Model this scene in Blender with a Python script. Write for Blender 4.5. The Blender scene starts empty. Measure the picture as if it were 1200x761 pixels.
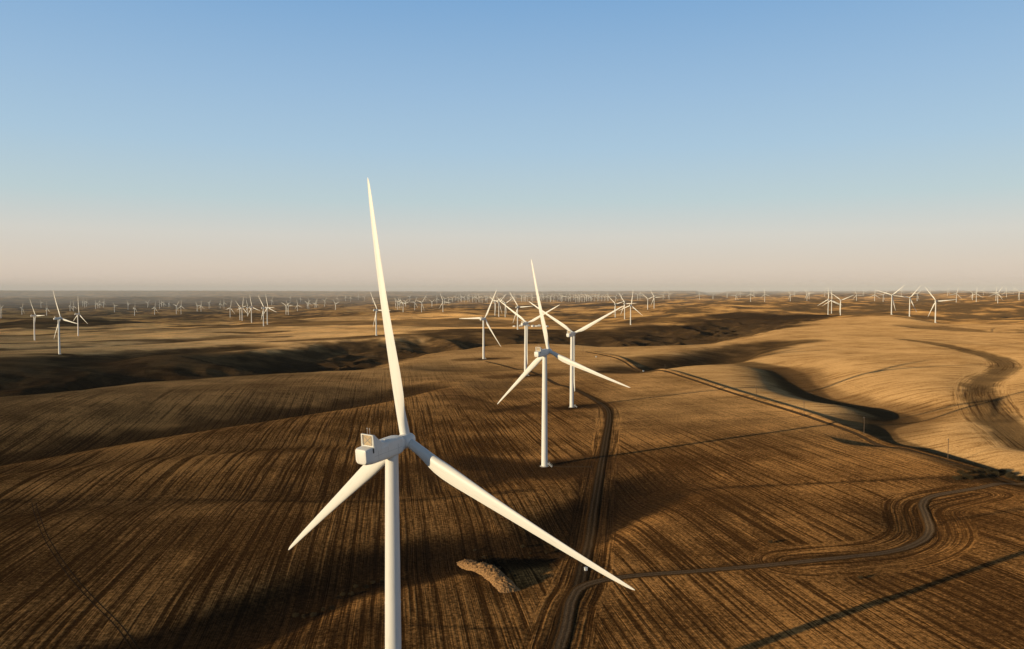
import bpy, bmesh, math, random
import numpy as np
from mathutils import Vector, Matrix, Quaternion

random.seed(7)
rng = np.random.default_rng(11)
scene = bpy.context.scene
COL = scene.collection
R = math.radians

# ------------------------------------------------------------------ camera
F = 880.0            # focal length in photo pixels (1200 wide)
EYE = 340.0          # eye level row in the photo
CZ = 125.0           # camera height
cam_d = bpy.data.cameras.new("camera")
cam_d.sensor_width = 36.0
cam_d.lens = F / 1200.0 * 36.0
cam_d.clip_start = 1.0
cam_d.clip_end = 200000.0
cam = bpy.data.objects.new("camera", cam_d)
COL.objects.link(cam)
cam.location = (0, 0, CZ)
cam.rotation_euler = (R(90) - math.atan((380.5 - EYE) / F), 0, 0)
scene.camera = cam

SUN_HEAD = R(61.0)     # heading the light travels to, clockwise from +Y
SUN_EL = R(7.4)

# ------------------------------------------------------------------ helpers
def W(px, py, drop):
    """a spot on the land seen at a photo pixel when it lies `drop` metres below the eye"""
    d = F * drop / (py - EYE)
    return ((px - 600.0) / F * d, d)

def PD(px, d):
    return ((px - 600.0) / F * d, d)

def sstep(a, b, x):
    t = np.clip((x - a) / (b - a), 0, 1)
    return t * t * (3 - 2 * t)

# gradient noise
_perm = rng.permutation(512)
_ang = rng.random(512) * 2 * np.pi
def gnoise(x, y, seed=0):
    xi = np.floor(x).astype(np.int64); yi = np.floor(y).astype(np.int64)
    xf = x - xi; yf = y - yi
    def g(ix, iy, dx, dy):
        h = _perm[(_perm[(ix + seed * 37) & 511] + iy) & 511]
        a = _ang[h]
        return np.cos(a) * dx + np.sin(a) * dy
    u = xf ** 3 * (xf * (xf * 6 - 15) + 10); v = yf ** 3 * (yf * (yf * 6 - 15) + 10)
    n00 = g(xi, yi, xf, yf); n10 = g(xi + 1, yi, xf - 1, yf)
    n01 = g(xi, yi + 1, xf, yf - 1); n11 = g(xi + 1, yi + 1, xf - 1, yf - 1)
    return ((n00 * (1 - u) + n10 * u) * (1 - v) + (n01 * (1 - u) + n11 * u) * v) * 1.5

def seg_dist(x, y, pts, vals=None):
    """distance to a polyline, signed (+ on its right), with values interpolated along it"""
    best = np.full(x.shape, 1e12); side = np.zeros(x.shape)
    out = None if vals is None else [np.zeros(x.shape) for _ in vals]
    n = len(pts)
    for i in range(n - 1):
        ax, ay = pts[i]; bx, by = pts[i + 1]
        dx, dy = bx - ax, by - ay
        L2 = dx * dx + dy * dy
        t = np.clip(((x - ax) * dx + (y - ay) * dy) / L2, 0, 1)
        ex = x - ax - t * dx; ey = y - ay - t * dy
        d = ex * ex + ey * ey
        m = d < best
        best = np.where(m, d, best)
        s = np.sign(ex * dy - ey * dx)
        side = np.where(m, s, side)
        if out is not None:
            for k, v in enumerate(vals):
                out[k] = np.where(m, v[i] + (v[i + 1] - v[i]) * t, out[k])
    return np.sqrt(best), side, out

def smooth_line(pts, n=8):
    """Catmull-Rom through the points"""
    P = [np.array(p, float) for p in pts]
    P = [2 * P[0] - P[1]] + P + [2 * P[-1] - P[-2]]
    res = []
    for i in range(1, len(P) - 2):
        for k in range(n):
            t = k / n
            a, b, c, d = P[i - 1], P[i], P[i + 1], P[i + 2]
            res.append(tuple(.5 * ((2 * b) + (c - a) * t + (2 * a - 5 * b + 4 * c - d) * t * t + (3 * b - a - 3 * c + d) * t ** 3)))
    res.append(tuple(P[-2]))
    return res

# ------------------------------------------------------------------ turbines seen in the photo
HUB = 82.0
YAW = 34.5
# near and middle turbines: px of the hub, distance, drop of hub below the eye, yaw, azimuth
NEAR = [
    # hub px, distance, hub drop, yaw, azimuth
    (474.9, 188.8, 38.1, 34.9, -7.4),
    (643.2, 535.1, 43.6, 36.5, -10.9),
    (672.7, 835.7, 48.4, 30.0, -58.2),
    (618.0, 1173.7, 51.9, 34.6, -56.5),
    (568.2, 1523.5, 57.9, 33.0, 28.3),
    (71.0, 1707.0, 63.9, 31.0, -19.6),
    (442.2, 2395.8, 63.7, 44.0, -29.7),
    (1096.8, 2829.7, 41.9, 40.0, -35.6),
    (1066.2, 3218.0, 32.9, 35.3, 37.7),
]
# smaller ones: hub px x, hub y, base y, (dx, dy) of one tip or None
MID = [
    (39.5, 370, 399, (-4.5, -18.5)), (90.8, 368, 394, (.5, -20)),
    (606.5, 360, 386.5, (-9.5, -17)),
    (580, 354, 370, None), (584.5, 354.5, 371.5, None), (592, 357, 374, None),
    (721, 356.5, 373, (-9, -9.5)), (732, 356, 374.5, (-7, -12)), (739, 358, 381, (2.5, -17)),
    (759, 350.5, 364, (-6, -5)), (766.5, 349.5, 363.5, (-5, -8.5)),
    (970.5, 351, 369, (-.5, -13.5)), (974.5, 352, 368, (9.5, 5)), (985, 352, 371, (-12, -9)),
    (1044.8, 346.5, 369.5, (-16.5, -5.5)),
    (269.5, 361, 373, (1, -6)), (281, 361, 375.5, None), (283.5, 360.5, 376, (1, -7)), (290, 360, 371.5, None),
    (294.5, 360, 378.5, (-1, -7)), (308.5, 361, 382.5, (-2.5, -6.5)), (313, 360.5, 380.5, (5, 3)),
]
# the far ones: px, base y, tower height in px
FARS = [
    (0.8, 373, 9), (25.5, 372, 8.5), (48, 361, 6), (54.5, 372, 8.5), (82, 367, 7), (86, 368, 7), (97, 360, 4), (99.3, 360.5, 4), (101.5, 360, 4),
    (112, 363.5, 6), (114.5, 363, 6), (117, 363.5, 6.5), (121.5, 361, 4), (134, 367, 7.5), (150, 364, 6), (157.5, 371, 10), (173, 361.5, 4),
    (181, 370.5, 10), (187, 362, 4), (189.5, 361.5, 4), (192, 362, 4), (198, 362, 4),
    (206.5, 368, 8.5), (212, 368.5, 8.8), (231, 367.5, 8), (235.5, 367.5, 8), (245, 362.5, 5), (258, 363, 5), (262.5, 362, 4.5),
    (318.5, 358, 6), (335, 369, 8.5), (337.7, 369, 9), (348.5, 367, 8.5), (360, 363.5, 8), (362, 363.5, 8.3), (369, 363, 7.5), (370.5, 363.2, 7),
    (380.5, 359.5, 7), (393, 366, 9), (395, 354.5, 6.5),
    (411, 354, 6), (427, 353, 5), (436.5, 355, 6), (464, 362, 7), (466, 363, 7.5), (468, 363, 7.5), (470, 362, 7), (472.4, 368, 11.5), (475, 361, 6),
    (486, 363.5, 7), (494, 367, 10.5), (506, 362, 7.5), (512, 357, 6), (519, 366.8, 11), (521, 357, 6), (526, 357, 5.5), (530, 355, 4.5),
    (537, 354.5, 4.5), (541, 354, 4.5), (544, 354.5, 4.5), (550, 353.5, 4), (554, 354.5, 5), (558, 355, 5), (562.5, 354.5, 5), (565, 355, 5), (571, 355, 5),
    (601, 354, 5), (611, 353, 5), (614, 354, 5.5), (618, 353.5, 5.5), (622.5, 353.5, 5), (635, 353, 4.5), (641, 354, 5), (645, 353.5, 5), (649, 354, 5),
    (656.5, 353, 5), (659, 353.5, 5), (663, 353, 4.5), (668.5, 353.5, 5), (676.5, 354, 5), (678.5, 354.5, 5.2), (682, 354, 5), (685, 354.2, 5),
    (687.5, 354, 5.5), (690, 354.5, 6), (693, 355, 6), (697, 353.5, 5), (701.5, 353, 5), (705, 354, 5),
    (747, 352, 4.5), (750, 351.5, 4.5), (777, 352, 5), (784, 351, 4.5),
    (819.5, 351.5, 5), (835.5, 351.5, 5), (852, 350.5, 4), (862, 354.5, 8), (867.3, 350, 4.5), (879.5, 353.7, 10), (883.5, 349.5, 5), (896, 354, 9.8),
    (926, 353.7, 8), (931, 347.5, 4), (945.5, 353.5, 8.5), (948, 352, 8.5), (966, 347.5, 5),
    (1003.5, 354.7, 8.5), (1024.7, 355, 9), (1034.7, 354.3, 7.5), (1074.5, 354, 9.5), (1120.4, 354.5, 8.5), (1139.5, 353, 8), (1143.8, 355, 11),
    (1166.8, 354.5, 9.5), (1169, 355.4, 10), (1179, 350.4, 7), (1194, 352, 8.5),
    (1056, 346.5, 4), (1090, 346.5, 4.5), (1110, 347, 4.5), (1152, 347, 4.5), (1187, 346.5, 4.5), (1012, 347.5, 4.5),
    (340, 351, 4.5), (352, 350.5, 4), (405, 350.5, 4), (420, 350.5, 4), (447, 352, 4.5), (480, 353, 5), (499, 353, 5), (534, 352, 4), (547.5, 351, 4), (575.5, 352.5, 4.5),
    (629, 352, 4), (672.5, 352, 4), (712, 353, 4.5), (728, 352, 4.5),
]
FARS += [(540 + k * 6.9 + (k * 37 % 11) * .35, 353.2 + (k * 53 % 7) * .22, 5 + (k * 29 % 5) * .2) for k in range(27)]
OVER = 5.2           # hub centre ahead of the tower axis

def turbine_base(hx, D, drop, yaw):
    x = (hx - 600) / F * D; y = D
    ps = R(yaw)
    return x - math.sin(ps) * OVER, y - math.cos(ps) * OVER

near_spec = []
for hx, D, drop, yaw, az in NEAR:
    x, y = turbine_base(hx, D, drop, yaw)
    near_spec.append([x, y, CZ - drop - HUB, yaw, az])
mid_spec = []
for hx, hy, by, tip in MID:
    D = F * HUB / (by - hy) * 1.0
    x, y = PD(hx, D)
    if tip is None:
        az = rng.random() * 120
    else:
        phi = R(YAW) - math.atan2(x, y)
        az = math.degrees(math.atan2(tip[0] / math.cos(phi), -tip[1]))
    mid_spec.append([x, y, CZ - D * (by - EYE) / F, YAW + rng.normal() * 2, az])

# ------------------------------------------------------------------ the land
CTRL = []            # (u, ln D, drop)
def ctl(px, D, drop):
    CTRL.append(((px - 600.0) / F, math.log(D), drop))
for x, y, z, *_ in near_spec + mid_spec:
    CTRL.append((x / y, math.log(y), CZ - z))
for px, D, dr in [
    (0, 90, 120), (600, 90, 120), (1200, 90, 118), (-400, 100, 120), (1600, 100, 116),
    (-500, 260, 120), (100, 250, 120), (600, 260, 121), (1000, 260, 117), (1200, 300, 115), (1600, 300, 110),
    (-500, 560, 127), (0, 500, 124), (200, 480, 123), (400, 480, 123),
    (900, 440, 121), (1200, 440, 117), (1700, 500, 108),
    (-500, 950, 133), (60, 900, 128), (250, 1080, 131), (420, 1250, 136),
    (830, 700, 124), (1000, 700, 121), (1200, 640, 117), (1700, 800, 108),
    (800, 1100, 126), (900, 1000, 124), (1000, 1050, 119), (1150, 950, 114), (1300, 1100, 109), (1700, 1300, 105),
    (800, 1650, 128), (900, 1750, 122), (1050, 1500, 114), (1200, 1500, 112), (1600, 2000, 104),
    (-500, 1800, 148), (250, 1900, 148), (330, 2400, 155), (560, 1900, 137), (640, 2020, 139), (700, 1900, 137),
    (900, 2500, 124), (1000, 2600, 113), (1080, 2700, 112), (1200, 2300, 118), (1600, 3200, 112),
    (-500, 3000, 180), (150, 3300, 170), (560, 3300, 150), (-500, 6000, 235), (60, 6000, 225), (200, 7500, 240), (450, 6500, 197),
    (600, 7000, 190), (700, 7500, 186), (-500, 11000, 285), (60, 10500, 272), (300, 11000, 255), (500, 13000, 225), (650, 13000, 200), (800, 9000, 140),
    (1000, 8500, 132), (1180, 6500, 104), (1200, 4200, 116), (1600, 7000, 110), (900, 5000, 122), (1000, 13000, 110), (1200, 12000, 85), (1600, 13000, 90),
]:
    ctl(px, D, dr)
CT = np.array(CTRL)
SC = np.array([2.2, 1.0])
_cp = CT[:, :2] * SC
def _phi(r2):
    return .5 * r2 * np.log(r2 + 1e-12)
_n = len(_cp)
_K = _phi(((_cp[:, None, :] - _cp[None, :, :]) ** 2).sum(-1)) + np.eye(_n) * 2e-3
_P = np.hstack([np.ones((_n, 1)), _cp])
_A = np.block([[_K, _P], [_P.T, np.zeros((3, 3))]])
_w = np.linalg.solve(_A, np.concatenate([CT[:, 2], np.zeros(3)]))
def base_drop(u, lv):
    q = np.stack([u * SC[0], lv * SC[1]], -1).reshape(-1, 2)
    o = np.empty(len(q))
    for s in range(0, len(q), 20000):
        c = q[s:s + 20000]
        k = _phi(((c[:, None, :] - _cp[None, :, :]) ** 2).sum(-1))
        o[s:s + 20000] = k @ _w[:_n] + _w[_n] + c @ _w[_n + 1:]
    return o.reshape(u.shape)

# carved valleys: points, depth, half width on the left of the line, half width on its right
VALLEYS = []
def valley(pts, depth, wl, wr, n=5):
    P = smooth_line([(a, b, d, l, r) for (a, b), d, l, r in zip(pts, depth, wl, wr)], n)
    VALLEYS.append(([p[:2] for p in P], [[p[2] for p in P], [p[3] for p in P], [p[4] for p in P]]))
def behind(crest, off, depth, wl, wr, n=5):
    """a valley running behind a crest line, `off` metres to its left"""
    P = np.array([PD(*c) for c in crest])
    T = np.gradient(P, axis=0); T /= np.linalg.norm(T, axis=1)[:, None]
    N = np.stack([-T[:, 1], T[:, 0]], 1)
    Q = P + N * np.array(off)[:, None]
    valley([tuple(q) for q in Q], depth, wl, wr, n)
# behind the crest of the near left field
behind([(-200, 500), (0, 561), (180, 656), (350, 790), (440, 890), (500, 1000), (545, 1090)], [74, 74, 74, 72, 66, 50, 30], [27, 27, 27, 26, 24, 15, 0], [150, 140, 130, 120, 100, 70, 50], [62, 62, 62, 60, 55, 44, 36])
# the wide dark coulee beyond the second crest, running on behind the turbine ridge
behind([(-250, 880), (0, 960), (130, 1080), (250, 1215), (340, 1300), (420, 1385), (480, 1640), (560, 1930), (640, 2010), (700, 1940), (780, 1850), (850, 2000), (900, 2400), (940, 2900), (1000, 3800)],
       [120, 120, 120, 120, 120, 125, 140, 150, 150, 150, 150, 150, 160, 180, 200],
       [44, 46, 46, 46, 46, 46, 48, 52, 54, 54, 52, 46, 38, 28, 0], [230, 210, 180, 170, 170, 190, 220, 230, 230, 220, 230, 230, 240, 260, 300], [100, 100, 100, 100, 100, 105, 118, 125, 125, 125, 125, 130, 140, 160, 200])
# side arms of it on the left
valley([PD(300, 1500), PD(340, 1780), PD(400, 2050), PD(470, 2250)], [6, 20, 16, 0], [120, 110, 100, 80], [70, 70, 70, 60])
valley([PD(150, 1320), PD(120, 1620), PD(230, 1900), PD(330, 2150)], [6, 16, 13, 0], [110, 110, 100, 80], [70, 70, 70, 60])
valley([PD(-60, 1900), PD(60, 2060), PD(200, 2350), PD(320, 2650)], [10, 14, 14, 0], [110, 110, 100, 80], [80, 80, 80, 60])
# gullies in the golden field on the right
behind([(700, 1020), (735, 1085), (760, 1130), (800, 1265), (850, 1335), (885, 1420), (912, 1620), (960, 1800)], [45, 50, 55, 60, 62, 62, 60, 40], [0, 0, 1, 15, 28, 29, 18, 0], [50, 55, 70, 80, 80, 80, 85, 80], [38, 42, 46, 50, 52, 52, 48, 40])
valley([W(868, 423, 126), W(905, 427, 126), W(928, 431, 125.5), W(944, 442, 124), W(960, 451, 122.5), W(985, 459, 121.5), W(1015, 464, 120), W(1045, 469, 119.5), W(1062, 477, 119), W(1052, 487, 119), W(1040, 497, 119.5), W(1062, 511, 119), W(1120, 530, 118), W(1200, 554, 116.5), W(1300, 580, 115)],
       [4, 11, 15, 16.5, 16.5, 16, 16, 16, 14.5, 10, 7, 5.5, 5, 5, 5], [80, 75, 70, 66, 64, 62, 60, 58, 54, 46, 40, 34, 28, 26, 24], [80, 70, 60, 56, 54, 52, 50, 48, 45, 40, 34, 26, 20, 18, 18])
valley([PD(1095, 1640), PD(1140, 1655), PD(1210, 1680), PD(1330, 1710)], [0, 7, 13, 16], [150, 150, 150, 150], [75, 70, 70, 70])
valley([PD(1060, 2500), PD(1120, 2250), PD(1190, 2150), PD(1300, 2200)], [0, 18, 24, 20], [150, 150, 150, 130], [75, 65, 65, 65])
# waterway through the right field
valley([PD(1060, 1750), PD(1120, 1500), PD(1180, 1180), PD(1152, 930), PD(1165, 730), PD(1215, 560)], [1, 3, 4, 4, 3, 2], [50, 45, 40, 30, 26, 20], [50, 45, 40, 30, 26, 20])
# swales in the near fields
valley([(-150, 215), (-100, 258), (-74, 305), (-46, 331), (-16, 350), (17, 362), (46, 405), (88, 466), (142, 496)], [4, 5.5, 6.5, 7, 7, 7, 6.5, 5, 0], [30, 30, 30, 30, 30, 30, 32, 34, 30], [20, 20, 20, 20, 20, 20, 22, 24, 20])
valley([(-330, 400), (-240, 440), (-150, 452), (-70, 470), (0, 500), (60, 540)], [3.2, 3.4, 3.2, 3, 2.6, 0], [40] * 6, [24] * 6)
valley([(-420, 480), (-300, 560), (-210, 600), (-120, 640), (-40, 720)], [3.5, 4, 4, 3.5, 0], [45] * 5, [26] * 5)
valley([(150, 300), (180, 335), (205, 365), (215, 392), (260, 425), (330, 470)], [1, 2, 3, 3, 2.4, 1], [24, 24, 22, 22, 24, 24], [18, 18, 16, 16, 18, 18])
valley([PD(985, 600), PD(1020, 600), PD(1075, 590)], [0, 4.5, 0], [26] * 3, [16] * 3)
valley([PD(480, 1380), PD(530, 1330), PD(590, 1330), PD(650, 1360)], [0, 6, 5, 0], [80] * 4, [50] * 4)
valley([PD(540, 1090), PD(590, 1060), PD(640, 1070), PD(690, 1100)], [0, 5, 4, 0], [70] * 4, [45] * 4)
# low banks (negative depth): the lane bank on the right
LANE = smooth_line([PD(690, 1640), W(700, 412, 130), W(740, 421, 128), W(800, 440, 126), W(900, 472, 124), W(1000, 502, 121), W(1100, 530, 119), W(1200, 558, 117), W(1330, 595, 114)], 6)
BANK_H = 2.3

MESA_PX = [-900, -400, 0, 200, 400, 500, 620, 720, 800, 815, 828, 842, 856, 900, 1000, 1080, 1200, 1500, 2100]
MESA_Y = [341.6, 341.6, 341.4, 341.6, 342.3, 342.8, 342.9, 342.2, 341.9, 342.0, 344.6, 344.7, 343.0, 342.7, 342.4, 341.6, 342.0, 342.0, 342.0]

def raw_height(x, y):
    x = np.asarray(x, float); y = np.asarray(y, float)
    D = np.sqrt(x * x + y * y)
    front = sstep(-.15, .35, y / np.maximum(D, 1))
    ysafe = np.maximum(y, .35 * D + 1e-3)
    u = np.clip(x / ysafe, -1.5, 1.5)
    dd = np.clip(ysafe, 90, 13500)
    drop = base_drop(u, np.log(dd))
    # distant country
    ymesa = np.interp(u * F + 600, MESA_PX, MESA_Y)
    rim = 1 + .10 * gnoise(u * 9, np.zeros_like(u) + 3.3, 5)
    k = sstep(15500, 30000, dd * 0 + ysafe * rim)
    k = .35 * sstep(14500, 17500, ysafe * rim) + .65 * sstep(22000, 27000, ysafe * rim)
    drop = drop * (1 - k) + k * (ymesa - EYE) / F * 30000
    drop = drop * front + 120 * (1 - front)
    z = CZ - drop
    for P, V in VALLEYS:
        xs = [p[0] for p in P]; ys = [p[1] for p in P]
        m = 3.2 * max(max(V[1]), max(V[2]))
        sel = (x > min(xs) - m) & (x < max(xs) + m) & (y > min(ys) - m) & (y < max(ys) + m)
        if not sel.any():
            continue
        d, s, o = seg_dist(x[sel], y[sel], P, V)
        w = np.where(s > 0, o[2], o[1])
        cut = o[0] * np.exp(-(d / w) ** 2)
        if max(V[0]) > 40:
            xs_, ys_ = x[sel], y[sel]
            cut = cut * (1 + .55 * (np.abs(gnoise(xs_ / 190, ys_ / 190, 21)) * 2 - .45) + .22 * (np.abs(gnoise(xs_ / 75, ys_ / 75, 22)) * 2 - .45))
        z[sel] -= cut
    # rolling ground
    amp = np.interp(D, [0, 600, 1500, 2600, 4500, 9000, 15000, 30000], [.25, .5, 1.4, 9, 22, 28, 34, 30])
    wx = x + 120 * gnoise(x / 900, y / 900, 9); wy = y + 120 * gnoise(x / 900 + 7, y / 900, 8)
    r = gnoise(wx / 820, wy / 820, 1)
    far = sstep(1700, 4200, D)
    bil = np.abs(gnoise(wx / 1150, wy / 1150, 2)) * 2.0
    bil2 = np.abs(gnoise(wx / 430 + .3 * r, wy / 430, 3)) * 2.0
    bil3 = np.abs(gnoise(wx / 170, wy / 170 + .4 * r, 15)) * 2.0
    z += amp * (r * .5 + far * (.75 * (bil - .45) + .5 * (bil2 - .45) + .16 * (bil3 - .45)) + (1 - far) * .35 * gnoise(wx / 330, wy / 330, 3))
    near = 1 - sstep(1200, 3000, D)
    z += near * (.7 * gnoise(x / 190, y / 260, 4) + .12 * gnoise(x / 47, y / 60, 6))
    # lane bank
    sel = (x > 60) & (x < 800) & (y > 380) & (y < 1750)
    if sel.any():
        d, s, _ = seg_dist(x[sel], y[sel], LANE, None)
        z[sel] += BANK_H * np.exp(-(d / 6.5) ** 2)
    return z

# bring the land exactly to the feet of the turbines
_fx = np.array([s[0] for s in near_spec + mid_spec]); _fy = np.array([s[1] for s in near_spec + mid_spec]); _fz = np.array([s[2] for s in near_spec + mid_spec])
_keep = []
for i in range(len(_fx)):
    if all(math.hypot(_fx[i] - _fx[j], _fy[i] - _fy[j]) > .05 * _fy[i] for j in _keep):
        _keep.append(i)
_fx, _fy, _fz = _fx[_keep], _fy[_keep], _fz[_keep]
_sg = np.clip(.11 * np.hypot(_fx, _fy), 45, 330)
_dl = _fz - raw_height(_fx, _fy)
_G = np.exp(-((_fx[:, None] - _fx[None, :]) ** 2 + (_fy[:, None] - _fy[None, :]) ** 2) / _sg[None, :] ** 2)
_cw = np.linalg.solve(_G + np.eye(len(_fx)) * 1e-6, _dl)
def height(x, y):
    shp = np.shape(x)
    x = np.atleast_1d(np.asarray(x, float)); y = np.atleast_1d(np.asarray(y, float))
    z = raw_height(x, y)
    for i in range(len(_fx)):
        m = (np.abs(x - _fx[i]) < 3.5 * _sg[i]) & (np.abs(y - _fy[i]) < 3.5 * _sg[i])
        z[m] += _cw[i] * np.exp(-((x[m] - _fx[i]) ** 2 + (y[m] - _fy[i]) ** 2) / _sg[i] ** 2)
    return z.reshape(shp) if shp else float(z[0])

def to_land(px, py, d0=150, d1=14000):
    """where the line of sight through a photo pixel meets the land"""
    ds = np.exp(np.linspace(math.log(d0), math.log(d1), 900))
    xs = (px - 600) / F * ds
    zs = CZ - (py - EYE) / F * ds
    h = height(xs, ds)
    hit = np.nonzero(h >= zs)[0]
    i = hit[0] if len(hit) else len(ds) - 1
    if i == 0:
        return xs[0], ds[0]
    a = (h - zs)[i - 1]; b = (h - zs)[i]
    t = a / (a - b) if abs(a - b) > 1e-9 else 0
    d = ds[i - 1] + (ds[i] - ds[i - 1]) * t
    return (px - 600) / F * d, d

# ------------------------------------------------------------------ node helpers
class NT:
    def __init__(self, tree):
        self.t = tree; self.n = tree.nodes; self.l = tree.links
    def add(self, typ, **kw):
        nd = self.n.new(typ)
        for k, v in kw.items():
            setattr(nd, k, v)
        return nd
    def link(self, a, b):
        self.l.new(a, b)
    def val(self, sock, v):
        if hasattr(v, 'is_output') or isinstance(v, bpy.types.NodeSocket):
            self.l.new(v, sock)
        else:
            sock.default_value = v
    def math(self, op, a, b=0.0, clamp=False, c=None):
        nd = self.add('ShaderNodeMath', operation=op, use_clamp=clamp)
        self.val(nd.inputs[0], a); self.val(nd.inputs[1], b)
        if c is not None: self.val(nd.inputs[2], c)
        return nd.outputs[0]
    def mix(self, f, a, b, blend='MIX'):
        nd = self.add('ShaderNodeMix', data_type='RGBA', blend_type=blend)
        self.val(nd.inputs[0], f); self.val(nd.inputs[6], a); self.val(nd.inputs[7], b)
        return nd.outputs[2]
    def ramp(self, f, stops, interp='LINEAR'):
        nd = self.add('ShaderNodeValToRGB')
        cr = nd.color_ramp; cr.interpolation = interp
        while len(cr.elements) < len(stops): cr.elements.new(.5)
        for e, (p, c) in zip(cr.elements, stops):
            e.position = p
            e.color = c if isinstance(c, tuple) else (c, c, c, 1)
        self.val(nd.inputs[0], f)
        return nd.outputs[0]
    def noise(self, vec, scale, detail=4, rough=.55, dim='3D', dist=0.0):
        nd = self.add('ShaderNodeTexNoise', noise_dimensions=dim)
        self.val(nd.inputs['Vector'], vec)
        nd.inputs['Scale'].default_value = scale; nd.inputs['Detail'].default_value = detail
        nd.inputs['Roughness'].default_value = rough; nd.inputs['Distortion'].default_value = dist
        return nd.outputs[0]
    def attr(self, name):
        return self.add('ShaderNodeAttribute', attribute_name=name).outputs['Fac']

def new_mat(name):
    m = bpy.data.materials.new(name); m.use_nodes = True
    m.node_tree.nodes.clear()
    nt = NT(m.node_tree)
    out = nt.add('ShaderNodeOutputMaterial')
    return m, nt, out

def c4(r, g, b): return (r, g, b, 1.0)

# ------------------------------------------------------------------ materials
def rows_vec(nt, pos, heading, kx, ky, warp):
    """coordinates across and along the drill rows"""
    sx = nt.add('ShaderNodeVectorMath', operation='DOT_PRODUCT')
    a = R(heading)
    nt.link(pos, sx.inputs[0]); sx.inputs[1].default_value = (math.cos(a), -math.sin(a), 0)
    sy = nt.add('ShaderNodeVectorMath', operation='DOT_PRODUCT')
    nt.link(pos, sy.inputs[0]); sy.inputs[1].default_value = (math.sin(a), math.cos(a), 0)
    u = nt.math('ADD', sx.outputs['Value'], warp)
    cb = nt.add('ShaderNodeCombineXYZ')
    nt.link(nt.math('MULTIPLY', u, kx), cb.inputs[0]); nt.link(nt.math('MULTIPLY', sy.outputs['Value'], ky), cb.inputs[1])
    return cb.outputs[0]

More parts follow.
